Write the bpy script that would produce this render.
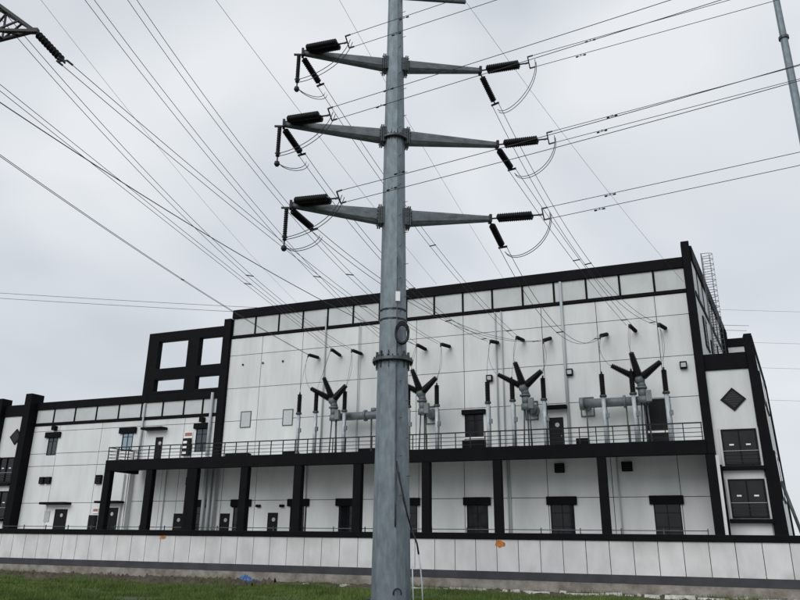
import bpy, math, random
import numpy as np
from mathutils import Vector, Matrix

random.seed(7)
for o in list(bpy.data.objects):
    bpy.data.objects.remove(o, do_unlink=True)
scene = bpy.context.scene
COL = scene.collection
R = math.radians

# ------------------------------------------------------------------ camera
EYE = Vector((0, 0, 2.45))
PITCH, ROLL = R(18.62), R(0.67)
cam_data = bpy.data.cameras.new('camera')
cam = bpy.data.objects.new('camera', cam_data)
COL.objects.link(cam)
fw = Vector((0, math.cos(PITCH), math.sin(PITCH)))
rx = Vector((1, 0, 0))
up0 = Vector((0, -math.sin(PITCH), math.cos(PITCH)))
cr, sr = math.cos(ROLL), math.sin(ROLL)
right = rx * cr + up0 * sr
up = up0 * cr - rx * sr
m = Matrix((right, up, -fw)).transposed().to_4x4()
m.translation = EYE
cam.matrix_world = m
cam_data.sensor_width = 36
cam_data.lens = 705.0 / 800 * 36
cam_data.clip_end = 6000
scene.camera = cam

# ------------------------------------------------------------------ sky, sun, exposure
SUN_DIR = Vector((0.42, 0.70, -0.50)).normalized()      # direction the light travels
sun_el = math.asin(-SUN_DIR.z)
sun_az = math.atan2(-SUN_DIR.x, -SUN_DIR.y)
world = bpy.data.worlds.new('World')
scene.world = world
world.use_nodes = True
nt = world.node_tree
nt.nodes.clear()
def wn(t, **kw):
    n = nt.nodes.new(t)
    for k, v in kw.items():
        setattr(n, k, v)
    return n
sky = wn('ShaderNodeTexSky', sky_type='NISHITA')
sky.sun_disc = False
sky.sun_elevation = sun_el
sky.sun_rotation = sun_az
sky_scale = wn('ShaderNodeVectorMath', operation='SCALE')
sky_scale.inputs['Scale'].default_value = 0.09
nt.links.new(sky.outputs[0], sky_scale.inputs[0])
tc = wn('ShaderNodeTexCoord')
mp = wn('ShaderNodeMapping')
mp.inputs['Scale'].default_value = (1.0, 1.0, 1.5)
mp.inputs['Location'].default_value = (3.1, 0.7, 1.3)
nt.links.new(tc.outputs['Generated'], mp.inputs[0])
n1 = wn('ShaderNodeTexNoise')
n1.inputs['Scale'].default_value = 2.1
n1.inputs['Detail'].default_value = 3
n1.inputs['Roughness'].default_value = 0.45
n1.inputs['Distortion'].default_value = 0.35
nt.links.new(mp.outputs[0], n1.inputs['Vector'])
ramp = wn('ShaderNodeValToRGB')
ramp.color_ramp.elements[0].position = 0.33
ramp.color_ramp.elements[0].color = (0.53, 0.57, 0.62, 1)
ramp.color_ramp.elements[1].position = 0.63
ramp.color_ramp.elements[1].color = (0.785, 0.812, 0.845, 1)
nt.links.new(n1.outputs['Fac'], ramp.inputs[0])
mix = wn('ShaderNodeMixRGB')
mix.inputs[0].default_value = 0.94           # closed overcast over the clear sky
nt.links.new(sky_scale.outputs[0], mix.inputs[1])
nt.links.new(ramp.outputs[0], mix.inputs[2])
bg = wn('ShaderNodeBackground')
bg.inputs['Strength'].default_value = 1.0
wo = wn('ShaderNodeOutputWorld')
nt.links.new(mix.outputs[0], bg.inputs[0])
nt.links.new(bg.outputs[0], wo.inputs[0])

sl = bpy.data.lights.new('sun', 'SUN')
sl.energy = 1.5
sl.angle = R(40)
sl.color = (1.0, 0.985, 0.96)
sun = bpy.data.objects.new('sun', sl)
COL.objects.link(sun)
sun.rotation_euler = SUN_DIR.to_track_quat('-Z', 'Y').to_euler()
sun.location = (0, 0, 60)

scene.view_settings.view_transform = 'Standard'
scene.view_settings.look = 'None'
scene.view_settings.gamma = 1
scene.view_settings.exposure = 0.12
scene.view_settings.use_curve_mapping = False

# ------------------------------------------------------------------ materials
MATS = {}
def mat(name, col, rough=0.6, metal=0.0, var=0.0, scale=1.0, stretch=(1, 1, 1), col2=None,
        bump=0.0, bscale=20.0, objrand=0.0, spec=0.5, detail=4, lo=0.35, hi=0.65):
    if name in MATS:
        return MATS[name]
    mt = bpy.data.materials.new(name)
    mt.use_nodes = True
    t = mt.node_tree
    b = t.nodes['Principled BSDF']
    b.inputs['Roughness'].default_value = rough
    b.inputs['Metallic'].default_value = metal
    b.inputs['Specular IOR Level'].default_value = spec
    b.inputs['Base Color'].default_value = (*col, 1)
    out = None
    g = t.nodes.new('ShaderNodeNewGeometry')
    if var > 0 or col2:
        mpn = t.nodes.new('ShaderNodeMapping')
        mpn.inputs['Scale'].default_value = stretch
        t.links.new(g.outputs['Position'], mpn.inputs[0])
        nz = t.nodes.new('ShaderNodeTexNoise')
        nz.inputs['Scale'].default_value = scale
        nz.inputs['Detail'].default_value = detail
        nz.inputs['Roughness'].default_value = 0.6
        t.links.new(mpn.outputs[0], nz.inputs['Vector'])
        rp = t.nodes.new('ShaderNodeValToRGB')
        c2 = col2 if col2 else tuple(c * (1 - var) for c in col)
        c1 = col if col2 else tuple(min(1, c * (1 + var * 0.4)) for c in col)
        rp.color_ramp.elements[0].position = lo
        rp.color_ramp.elements[0].color = (*c2, 1)
        rp.color_ramp.elements[1].position = hi
        rp.color_ramp.elements[1].color = (*c1, 1)
        t.links.new(nz.outputs['Fac'], rp.inputs[0])
        out = rp.outputs[0]
    if objrand > 0:
        oi = t.nodes.new('ShaderNodeObjectInfo')
        ml = t.nodes.new('ShaderNodeMath'); ml.operation = 'MULTIPLY_ADD'
        ml.inputs[1].default_value = objrand * 2
        ml.inputs[2].default_value = 1 - objrand
        t.links.new(oi.outputs['Random'], ml.inputs[0])
        sc = t.nodes.new('ShaderNodeVectorMath'); sc.operation = 'SCALE'
        if out:
            t.links.new(out, sc.inputs[0])
        else:
            sc.inputs[0].default_value = col
        t.links.new(ml.outputs[0], sc.inputs['Scale'])
        out = sc.outputs[0]
    if out:
        t.links.new(out, b.inputs['Base Color'])
    if bump > 0:
        nb = t.nodes.new('ShaderNodeTexNoise')
        nb.inputs['Scale'].default_value = bscale
        nb.inputs['Detail'].default_value = 3
        t.links.new(g.outputs['Position'], nb.inputs['Vector'])
        bp = t.nodes.new('ShaderNodeBump')
        bp.inputs['Strength'].default_value = bump
        bp.inputs['Distance'].default_value = 0.05
        t.links.new(nb.outputs['Fac'], bp.inputs['Height'])
        t.links.new(bp.outputs[0], b.inputs['Normal'])
    MATS[name] = mt
    return mt

WHITE = mat('white_render_panel', (0.63, 0.65, 0.652), 0.65, var=0.10, scale=0.5, stretch=(1.4, 1.4, 0.35), objrand=0.025)
PARA = mat('pale_parapet_panel', (0.50, 0.525, 0.535), 0.6, var=0.10, scale=0.6, objrand=0.04)
BACK = mat('wall_backing', (0.06, 0.065, 0.065), 0.9)
BLACK = mat('black_trim_paint', (0.0042, 0.0044, 0.0058), 0.7, var=0.3, scale=1.5, spec=0.10)
FRAMEM = mat('dark_window_frame', (0.006, 0.0065, 0.008), 0.5, spec=0.12)
GLASS = mat('dark_window_glass', (0.012, 0.014, 0.017), 0.06, spec=0.32, col2=(0.004, 0.005, 0.006), scale=.8)
GLASSB = mat('painted_sky_reflection_glass', (0.25, 0.34, 0.40), 0.12, metal=0.5)  # pale blue sky reflection put into the pane colour
GLASSC = mat('bluish_grey_glass', (0.05, 0.065, 0.075), 0.12, metal=0.3)  # bluish-grey glass, a lighter tone than the dark panes
DOORM = mat('dark_steel_door', (0.007, 0.0075, 0.009), 0.5, spec=0.15)
GALV = mat('galvanised_steel', (0.215, 0.262, 0.295), 0.46, metal=0.4, col2=(0.085, 0.108, 0.125), scale=2.6, stretch=(2.0, 2.0, 0.7), lo=0.2, hi=0.74, detail=10)
GALVA = mat('dull_galvanised_arm', (0.15, 0.175, 0.19), 0.55, metal=0.3, col2=(0.06, 0.07, 0.078), scale=2.4, stretch=(1, 1, 2), lo=0.3, hi=0.7, detail=6)
GALVD = mat('weathered_galvanised_steel', (0.075, 0.085, 0.092), 0.5, metal=0.4, var=0.4, scale=3.0)
DARKST = mat('dark_steel_fitting', (0.02, 0.021, 0.023), 0.5, metal=0.4)
PORC = mat('black_insulator_shed', (0.005, 0.005, 0.006), 0.5, spec=0.2)
WIREM = mat('aluminium_conductor', (0.045, 0.047, 0.05), 0.6, metal=0.3)
WIRED = mat('dark_conductor', (0.02, 0.02, 0.022), 0.6)
EQUIP = mat('grey_equipment_paint', (0.14, 0.165, 0.175), 0.5, var=0.25, scale=2.0)
POSTM = mat('pale_grey_post', (0.45, 0.50, 0.53), 0.5, metal=0.1, var=0.2, scale=3.0)
PIPEM = mat('grey_drain_pipe', (0.38, 0.41, 0.42), 0.5)
RAILM = mat('black_railing_paint', (0.006, 0.0065, 0.008), 0.5, spec=0.2)
FENCEW = mat('white_fence_panel', (0.60, 0.605, 0.61), 0.65, var=0.16, scale=0.9, stretch=(1.2, 1.2, 0.6), objrand=0.035, lo=0.25, hi=0.6)
PLINTH = mat('dark_grey_plinth', (0.035, 0.038, 0.048), 0.7, var=0.35, scale=1.2)
FOOT = mat('rough_concrete', (0.30, 0.28, 0.25), 0.9, col2=(0.15, 0.135, 0.11), scale=1.3, bump=0.5, bscale=9)
KERB = mat('pale_concrete', (0.62, 0.62, 0.60), 0.85, col2=(0.34, 0.33, 0.30), scale=2.2, bump=0.3, bscale=14)
SOIL = mat('brown_soil', (0.10, 0.078, 0.055), 0.95, col2=(0.045, 0.037, 0.026), scale=2.6, bump=0.9, bscale=7)
GRND = mat('grassy_ground', (0.055, 0.085, 0.026), 0.95, col2=(0.06, 0.046, 0.03), scale=0.45, bump=0.6, bscale=6, lo=0.38, hi=0.52)
GRASSM = mat('grass_blades', (0.14, 0.205, 0.055), 0.8, col2=(0.05, 0.078, 0.024), scale=0.55, stretch=(1, 1.6, 1), spec=0.1, lo=0.32, hi=0.66, detail=6)
WEEDM = mat('dry_weed_blades', (0.13, 0.12, 0.06), 0.85, col2=(0.06, 0.075, 0.03), scale=1.8, spec=0.15)
YARDM = mat('yard_concrete', (0.40, 0.40, 0.385), 0.9, var=0.2, scale=0.5)
ORANGE = mat('orange_stain', (0.55, 0.19, 0.035), 0.8, var=0.4, scale=8)
GREYST = mat('grey_water_stain', (0.40, 0.395, 0.38), 0.8, var=0.25, scale=5)
BLUE = mat('blue_plastic_sheet', (0.03, 0.13, 0.36), 0.4, var=0.35, scale=6)
YELL = mat('yellow_plastic', (0.5, 0.40, 0.08), 0.5)
RED = mat('red_sign', (0.34, 0.12, 0.10), 0.5)
LABEL = mat('white_sticker', (0.75, 0.76, 0.76), 0.5)
NOTICE = mat('grey_notice_plate', (0.38, 0.40, 0.40), 0.5)
LATT = mat('lattice_angle_steel', (0.012, 0.012, 0.014), 0.6, metal=0.2)
CABLE = mat('black_cable', (0.008, 0.008, 0.009), 0.5)

def add_dirt(mt, z_top, depth, amount, scale, tint, streak):
    """runs of dirt washed down from an edge at height z_top: streaky noise, strongest at that edge"""
    t = mt.node_tree; b = t.nodes['Principled BSDF']
    src = b.inputs['Base Color'].links[0].from_socket
    g_ = t.nodes.new('ShaderNodeNewGeometry'); sx = t.nodes.new('ShaderNodeSeparateXYZ')
    t.links.new(g_.outputs['Position'], sx.inputs[0])
    mr = t.nodes.new('ShaderNodeMapRange'); mr.inputs['From Min'].default_value = z_top - depth; mr.inputs['From Max'].default_value = z_top
    t.links.new(sx.outputs['Z'], mr.inputs['Value'])
    mp_ = t.nodes.new('ShaderNodeMapping'); mp_.inputs['Scale'].default_value = (1, 1, streak)
    t.links.new(g_.outputs['Position'], mp_.inputs[0])
    nz = t.nodes.new('ShaderNodeTexNoise'); nz.inputs['Scale'].default_value = scale; nz.inputs['Detail'].default_value = 6
    t.links.new(mp_.outputs[0], nz.inputs['Vector'])
    rp = t.nodes.new('ShaderNodeMapRange'); rp.inputs['From Min'].default_value = .52; rp.inputs['From Max'].default_value = .72
    t.links.new(nz.outputs['Fac'], rp.inputs['Value'])
    mu = t.nodes.new('ShaderNodeMath'); mu.operation = 'MULTIPLY'
    t.links.new(mr.outputs[0], mu.inputs[0]); t.links.new(rp.outputs[0], mu.inputs[1])
    m2 = t.nodes.new('ShaderNodeMath'); m2.operation = 'MULTIPLY'; m2.inputs[1].default_value = amount
    t.links.new(mu.outputs[0], m2.inputs[0])
    mx = t.nodes.new('ShaderNodeMixRGB'); mx.inputs[2].default_value = (*tint, 1)
    t.links.new(m2.outputs[0], mx.inputs[0]); t.links.new(src, mx.inputs[1]); t.links.new(mx.outputs[0], b.inputs['Base Color'])
add_dirt(FENCEW, 2.45, .8, .6, .45, (0.27, 0.26, 0.235), .6)
add_dirt(FENCEW, .85, -.5, .5, 1.1, (0.25, 0.23, 0.19), .5)
add_dirt(WHITE, 18.3, 7.0, .25, 1.1, (0.35, 0.355, 0.35), .10)
add_dirt(WHITE, 7.8, 5.0, .15, 1.3, (0.30, 0.30, 0.28), .07)
add_dirt(PARA, 20.1, 2.5, .4, 1.8, (0.28, 0.29, 0.29), .15)

# ------------------------------------------------------------------ mesh helper
class MB:
    def __init__(s):
        s.v = []; s.f = []; s.smooth = []
    def quadbox(s, pts):
        b = len(s.v); s.v += [tuple(p) for p in pts]
        for q in ((0, 3, 2, 1), (4, 5, 6, 7), (0, 1, 5, 4), (1, 2, 6, 5), (2, 3, 7, 6), (3, 0, 4, 7)):
            s.f.append(tuple(b + i for i in q)); s.smooth.append(False)
        return s
    def box(s, x0, x1, y0, y1, z0, z1):
        return s.quadbox([(x0, y0, z0), (x1, y0, z0), (x1, y1, z0), (x0, y1, z0),
                          (x0, y0, z1), (x1, y0, z1), (x1, y1, z1), (x0, y1, z1)])
    def bar(s, a, b, w, h=None, upv=(0, 0, 1)):
        a = Vector(a); b = Vector(b); h = h or w
        d = (b - a).normalized(); u = Vector(upv)
        if abs(d.dot(u)) > 0.98: u = Vector((1, 0, 0))
        x = d.cross(u).normalized(); y = x.cross(d)
        P = []
        for c in (a, b):
            P += [c - x * w / 2 - y * h / 2, c + x * w / 2 - y * h / 2, c + x * w / 2 + y * h / 2, c - x * w / 2 + y * h / 2]
        return s.quadbox(P)
    def ring_loft(s, rings, smooth=True, cap=True):
        n = len(rings[0]); b = len(s.v)
        for r in rings: s.v += [tuple(p) for p in r]
        for i in range(len(rings) - 1):
            for j in range(n):
                k = (j + 1) % n
                s.f.append((b + i * n + j, b + i * n + k, b + (i + 1) * n + k, b + (i + 1) * n + j)); s.smooth.append(smooth)
        if cap:
            s.f.append(tuple(b + j for j in reversed(range(n)))); s.smooth.append(False)
            e = b + (len(rings) - 1) * n
            s.f.append(tuple(e + j for j in range(n))); s.smooth.append(False)
        return s
    def lathe(s, a, b, prof, n=10, smooth=True):
        """prof: list of (t along a-b in metres or fraction, radius)"""
        a = Vector(a); b = Vector(b); d = b - a; L = d.length; d.normalize()
        u = Vector((0, 0, 1)) if abs(d.z) < 0.95 else Vector((1, 0, 0))
        x = d.cross(u).normalized(); y = d.cross(x)
        rings = []
        for t, r in prof:
            c = a + d * (t * L)
            rings.append([c + x * (r * math.cos(2 * math.pi * j / n)) - y * (r * math.sin(2 * math.pi * j / n)) for j in range(n)])
        return s.ring_loft([list(reversed(r)) for r in rings], smooth)
    def cyl(s, a, b, r, r2=None, n=10, smooth=True):
        return s.lathe(a, b, [(0, r), (1, r if r2 is None else r2)], n, smooth)
    def tube(s, pts, r, n=5):
        pts = [Vector(p) for p in pts]; rings = []
        for i, p in enumerate(pts):
            d = (pts[min(i + 1, len(pts) - 1)] - pts[max(i - 1, 0)]).normalized()
            u = Vector((0, 0, 1)) if abs(d.z) < 0.9 else Vector((0, 1, 0))
            x = d.cross(u).normalized(); y = d.cross(x)
            rings.append([p + x * (r * math.cos(2 * math.pi * j / n)) + y * (r * math.sin(2 * math.pi * j / n)) for j in range(n)])
        return s.ring_loft(rings, True)
    def sphere(s, c, r, n=10, k=6):
        c = Vector(c)
        return s.lathe(c - Vector((0, 0, r)), c + Vector((0, 0, r)),
                       [((1 - math.cos(math.pi * i / k)) / 2, max(0.01 * r, r * math.sin(math.pi * i / k))) for i in range(k + 1)], n)
    def mesh(s, name):
        me = bpy.data.meshes.new(name)
        me.from_pydata(s.v, [], s.f)
        me.polygons.foreach_set('use_smooth', s.smooth)
        me.update()
        return me
    def build(s, name, material, parent=None, label=None):
        me = s.mesh(name); me.materials.append(material)
        o = bpy.data.objects.new(name, me); COL.objects.link(o)
        if parent: o.parent = parent
        if label: o['label'] = label
        if material.name == 'black_trim_paint':
            bv = o.modifiers.new('bevel', 'BEVEL'); bv.width = .025; bv.segments = 1; bv.limit_method = 'ANGLE'
        return o

def tag(o, label, cat, group=None, kind=None):
    if label: o['label'] = label
    if cat: o['category'] = cat
    if group: o['group'] = group
    if kind: o['kind'] = kind
    return o
def empty(name, loc=(0, 0, 0), rz=0.0):
    o = bpy.data.objects.new(name, None); COL.objects.link(o)
    o.empty_display_size = 0.2
    o.location = loc; o.rotation_euler = (0, 0, rz)
    return o
def box(name, mt, parent, *b):
    return MB().box(*b).build(name, mt, parent)
def share(src, parent, loc=None):
    o = src.copy(); COL.objects.link(o); o.parent = parent
    if loc is not None: o.location = loc
    return o

# facade frame: u runs along the facade to the right, D is the distance from the camera's plane
FA = R(-21.58)
FU = Vector((math.cos(FA), math.sin(FA), 0)); FN = Vector((math.sin(FA), -math.cos(FA), 0))
def W(u, D, z): return FU * u - FN * D + Vector((0, 0, z))
DW = 48.5                                            # wall plane

# ------------------------------------------------------------------ ground
def ground_sheet(name, mt, pts, z, kind='structure'):
    b = MB(); b.v = [(p[0], p[1], z) for p in pts]; b.f = [tuple(range(len(pts)))]; b.smooth = [False]
    o = b.build(name, mt); o['kind'] = kind
    return o
g = ground_sheet('ground', GRND, [(-2500, -600), (2500, -600), (2500, 4000), (-2500, 4000)], 0.0)

def strip_mesh(name, mt, u0, u1, d0, d1, z0, amp, nu, nd, seed):
    rnd = random.Random(seed); b = MB()
    for j in range(nd + 1):
        for i in range(nu + 1):
            u = u0 + (u1 - u0) * i / nu; d = d0 + (d1 - d0) * j / nd
            e = 0.0 if j in (0,) else 1.0
            p = W(u + rnd.uniform(-.04, .04), d + rnd.uniform(-.08, .08), z0 + e * rnd.uniform(0, amp) * (rnd.random() ** 1.5) + 0.004)
            b.v.append(tuple(p))
    for j in range(nd):
        for i in range(nu):
            a = j * (nu + 1) + i
            b.f.append((a, a + 1, a + nu + 2, a + nu + 1)); b.smooth.append(True)
    o = b.build(name, mt); o['kind'] = 'structure'
    return o
strip_mesh('soil_strip', SOIL, -62, 26, 34.6, 37.02, 0.0, 0.17, 420, 12, 3)
strip_mesh('soil_patch', SOIL, -62, -21, 32.2, 35.6, -0.01, 0.42, 230, 18, 8)
yard = MB()
yard.quadbox([W(-75, 37.32, -0.2), W(40, 37.32, -0.2), W(40, 100, -0.2), W(-75, 100, -0.2),
              W(-75, 37.32, 1.5), W(40, 37.32, 1.5), W(40, 100, 1.5), W(-75, 100, 1.5)])
yo = yard.build('yard', YARDM); yo['kind'] = 'structure'

# ------------------------------------------------------------------ perimeter wall
pw = empty('perimeter_wall', W(0, 37, 0), FA)
tag(pw, 'long low white panelled perimeter wall with black coping and dark plinth', 'wall')
P0, P1, PITCHW = -64.0, 26.0, 1.102
k0 = -58
box('footing', FOOT, pw, -0.39 + PITCHW * k0, -0.39 + PITCHW * 24, -0.06, 0.3, -0.25, 0.53)
box('plinth', PLINTH, pw, -0.39 + PITCHW * k0, -0.39 + PITCHW * 24, -0.085, 0.28, 0.53, 0.90)
box('wall_core', BACK, pw, -0.39 + PITCHW * k0, -0.39 + PITCHW * 24, 0.03, 0.26, 0.90, 2.42)
box('coping', BLACK, pw, -0.39 + PITCHW * k0, -0.39 + PITCHW * 24, -0.13, 0.33, 2.42, 2.73)
pm = MB().box(0.016, PITCHW - 0.016, -0.03, 0.03, 0.902, 2.418)
first = None
for k in range(k0, 24):
    if first is None:
        first = pm.build('panel', FENCEW, pw); o = first
    else:
        o = share(first, pw)
    o.location = (-0.39 + PITCHW * k, random.uniform(-0.004, 0.004), 0)
    o.rotation_euler = (0, 0, random.uniform(-0.003, 0.003))
def blob(u, z, ru, rz, seed, y):
    rnd = random.Random(seed); b = MB(); n = 18; ring = []
    for j in range(n):
        a = 2 * math.pi * j / n; k = rnd.uniform(0.65, 1.15)
        ring.append((u + ru * k * math.cos(a), y, z + rz * k * math.sin(a)))
    b.ring_loft([ring, [(p[0], y + 0.004, p[2]) for p in ring]], False)
    return b
def pxu(u): return u
for i, (u, z, ru, rz) in enumerate([(-9.03, 2.21, 0.25, 0.19), (-30.0, 2.3, 0.26, 0.11)]):
    blob(u, z, ru, rz, i, -0.045).build('rust_stain', ORANGE, pw, 'orange rust stain below the coping')
# broken kerb stones in front of the wall
kr = empty('kerb', W(0, 35.6, 0), FA)
tag(kr, 'broken pale concrete kerb edging along the foot of the white wall', 'kerb')
rnd = random.Random(11)
u = -28.0
while u < 18:
    L = rnd.choice((.25, .4, .7, 1.1, 1.8)) * rnd.uniform(.8, 1.2)
    if rnd.random() < (0.93 if u > -17 else 0.5):
        b = MB(); h = rnd.uniform(0.06, 0.19); d = rnd.uniform(-.22, .22)
        t = [rnd.uniform(-.05, .05) for _ in range(8)]
        if -20 < u < -13: d -= .3; t[0] -= .35; t[1] -= .3
        b.quadbox([(u, d - .12 + t[0], 0.01), (u + L, d - .12 + t[1], 0.01), (u + L, d + .14 + t[2], 0.01), (u, d + .14 + t[3], 0.01),
                   (u + .04, d - .09 + t[0], h + t[4] * .5), (u + L - .04, d - .09 + t[1], h + t[5] * .5), (u + L - .04, d + .1 + t[2], h + t[6] * .5), (u + .04, d + .1 + t[3], h + t[7] * .5)])
        b.build('kerb_stone', KERB, kr)
    u += L + rnd.uniform(-.04, 0.2)

# ------------------------------------------------------------------ substation building
B = empty('substation_building', W(0, DW, 0), FA)
tag(B, 'long white panelled substation building with black trim, columns and balcony', 'building')

def sheet(u0, u1, z0, z1, holes, y=0.0, th=0.06):
    """plate in the facade plane with rectangular openings"""
    us = sorted({u0, u1, *[min(max(h[0], u0), u1) for h in holes], *[min(max(h[1], u0), u1) for h in holes]})
    zs = sorted({z0, z1, *[min(max(h[2], z0), z1) for h in holes], *[min(max(h[3], z0), z1) for h in holes]})
    nu, nz = len(us) - 1, len(zs) - 1
    solid = [[not any(h[0] < (us[i] + us[i + 1]) / 2 < h[1] and h[2] < (zs[j] + zs[j + 1]) / 2 < h[3] for h in holes) for j in range(nz)] for i in range(nu)]
    b = MB(); idx = {}
    def v(i, j, k):
        if (i, j, k) not in idx:
            idx[(i, j, k)] = len(b.v); b.v.append((us[i], y + th * k, zs[j]))
        return idx[(i, j, k)]
    def F(*q): b.f.append(q); b.smooth.append(False)
    S = lambda i, j: 0 <= i < nu and 0 <= j < nz and solid[i][j]
    for i in range(nu):
        for j in range(nz):
            if not solid[i][j]: continue
            F(v(i, j, 0), v(i + 1, j, 0), v(i + 1, j + 1, 0), v(i, j + 1, 0))
            F(v(i, j, 1), v(i, j + 1, 1), v(i + 1, j + 1, 1), v(i + 1, j, 1))
            if not S(i - 1, j): F(v(i, j, 0), v(i, j + 1, 0), v(i, j + 1, 1), v(i, j, 1))
            if not S(i + 1, j): F(v(i + 1, j, 0), v(i + 1, j, 1), v(i + 1, j + 1, 1), v(i + 1, j + 1, 0))
            if not S(i, j - 1): F(v(i, j, 0), v(i, j, 1), v(i + 1, j, 1), v(i + 1, j, 0))
            if not S(i, j + 1): F(v(i, j + 1, 0), v(i + 1, j + 1, 0), v(i + 1, j + 1, 1), v(i, j + 1, 1))
    return b if b.f else None

def panel_wall(us, zs, holes, y, gap=0.021):
    for i in range(len(us) - 1):
        for j in range(len(zs) - 1):
            a, b_, c, d = us[i] + gap, us[i + 1] - gap, zs[j] + gap, zs[j + 1] - gap
            hs = [h for h in holes if h[0] < b_ and h[1] > a and h[2] < d and h[3] > c]
            s = sheet(a, b_, c, d, hs, y + random.uniform(-.003, .003))
            if s: s.build('wall_panel', WHITE, B)

def window(u0, u1, z0, z1, y, lintel=True, glass=None, sill=False, bars=1, hw=0.2, lz=0.42, mull=True):
    glass = glass or GLASS
    f = MB(); t = 0.07
    f.box(u0, u0 + t, y - .02, y + .055, z0, z1); f.box(u1 - t, u1, y - .02, y + .055, z0, z1)
    f.box(u0 + t, u1 - t, y - .02, y + .055, z0, z0 + t); f.box(u0 + t, u1 - t, y - .02, y + .055, z1 - t, z1)
    cu = (u0 + u1) / 2
    if mull: f.box(cu - .025, cu + .025, y - .015, y + .05, z0 + t, z1 - t)
    for k in range(1, bars + 1):
        zz = z0 + (z1 - z0) * (0.66 if bars == 1 else k / (bars + 1))
        f.box(u0 + t, cu - .025, y - .012, y + .05, zz - .02, zz + .02); f.box(cu + .025, u1 - t, y - .012, y + .05, zz - .02, zz + .02)
    w = f.build('window', FRAMEM, B)
    for a, b_ in (((u0 + t, cu - .025), (cu + .025, u1 - t)) if mull else ((u0 + t, u1 - t),)):
        box('pane', glass, w, a, b_, y + .02, y + .045, z0 + t, z1 - t)
    if lintel:
        l = MB().box(u0 - hw, u1 + hw, y - .22, y - .021, z1 - lz * .62, z1 + lz * .38)
        l.build('lintel', BLACK, w)
    if sill:
        box('sill', LABEL, w, u0 - .05, u1 + .05, y - .1, y - .004, z0 - .1, z0 - .005)
    return w

def door(u0, u1, z0, z1, y, canopy=None, sign=True):
    f = MB(); t = 0.06
    f.box(u0, u0 + t, y - .02, y + .05, z0, z1); f.box(u1 - t, u1, y - .02, y + .05, z0, z1); f.box(u0 + t, u1 - t, y - .02, y + .05, z1 - t, z1)
    d = f.build('door', FRAMEM, B)
    cu = (u0 + u1) / 2
    if u1 - u0 > 1.2:
        box('leaf', DOORM, d, u0 + t, cu - .006, y + .0, y + .04, z0, z1 - t)
        box('leaf', DOORM, d, cu + .006, u1 - t, y + .0, y + .04, z0, z1 - t)
    else:
        box('leaf', DOORM, d, u0 + t, u1 - t, y + .0, y + .04, z0, z1 - t)
    MB().cyl((u1 - t - .12, y - .04, z0 + 1.0), (u1 - t - .12, y + .0, z0 + 1.0), .03, n=8).build('handle', PIPEM, d)
    if sign:
        s = MB(); c = Vector((cu + .08, y - .012, z1 - .5)); n = 14
        s.lathe(c, c + Vector((0, .01, 0)), [(0, .15), (1, .15)], n, False)
        s.build('door_sign', NOTICE, d)
    if canopy:
        a, b_, zc, zt, dep = canopy
        c = MB(); c.box(a, b_, y - dep, y - .004, zc, zt); c.build('canopy', BLACK, d)
    return d

# --- main hall
MU0, MU1 = -34.5, 1.45
holes_up = []
def hole(*h): holes_up.append(h); return h
winU = hole(-14.1, -12.75, 9.2, 11.0)
doorU = hole(-8.2, -7.2, 8.06, 10.3)
bigD = hole(-1.95, -0.45, 8.06, 11.2)
box('hall_core', BACK, B, MU0, MU1 - 0.02, 0.07, 0.5, 7.9, 20.7)
hall = MB()
sp = Vector((math.sin(R(7.6)), math.cos(R(7.6))))       # the end wall runs back at a slight splay
hall.quadbox([(MU0 - .3, 1.2, 1.0), (1.7, 1.2, 1.0), (1.7 + sp.x * 25, .5 + sp.y * 25, 1.0), (MU0 - .3, 25, 1.0),
              (MU0 - .3, 1.2, 20.3), (1.7, 1.2, 20.3), (1.7 + sp.x * 25, .5 + sp.y * 25, 20.3), (MU0 - .3, 25, 20.3)])
hall.build('hall_body', WHITE, B)
panel_wall([-34.5, -31.4, -27.6, -22.6, -17.8, -14.1, -11.2, -8.3, -4.5, -0.6, 1.45], [8.04, 11.25, 13.95, 16.75, 18.24], holes_up, 0.0)
# parapet
box('parapet_coping', BLACK, B, MU0 - .02, MU1 + .02, -.16, .45, 20.0, 20.76)
box('parapet_band', BLACK, B, MU0 - .02, MU1 + .02, -.1, .05, 18.25, 18.5)
dv = [-0.51 - 2.265 * k for k in range(16)]
edges = [MU1] + dv
fp = None
for i in range(16):
    a, b_ = (dv[i] + .07, (MU1 if i == 0 else dv[i - 1] - .07))
    if a < MU0 + .1: a = MU0 + .15
    if b_ - a > .3:
        box('parapet_panel', PARA, B, a, b_, random.uniform(-.004, .004), .06, 18.5, 20.0)
for d in dv[:-1]:
    box('parapet_divider', BLACK, B, d - .07, d + .07, -.07, .062, 18.5, 20.0)
# end pilasters
box('end_pilaster', BLACK, B, -35.2, MU0, -.3, .5, 8.04, 20.0)
b = MB(); b.box(1.46, 1.98, -.35, .48, 1.0, 21.8); b.build('end_pilaster', BLACK, B)
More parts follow.
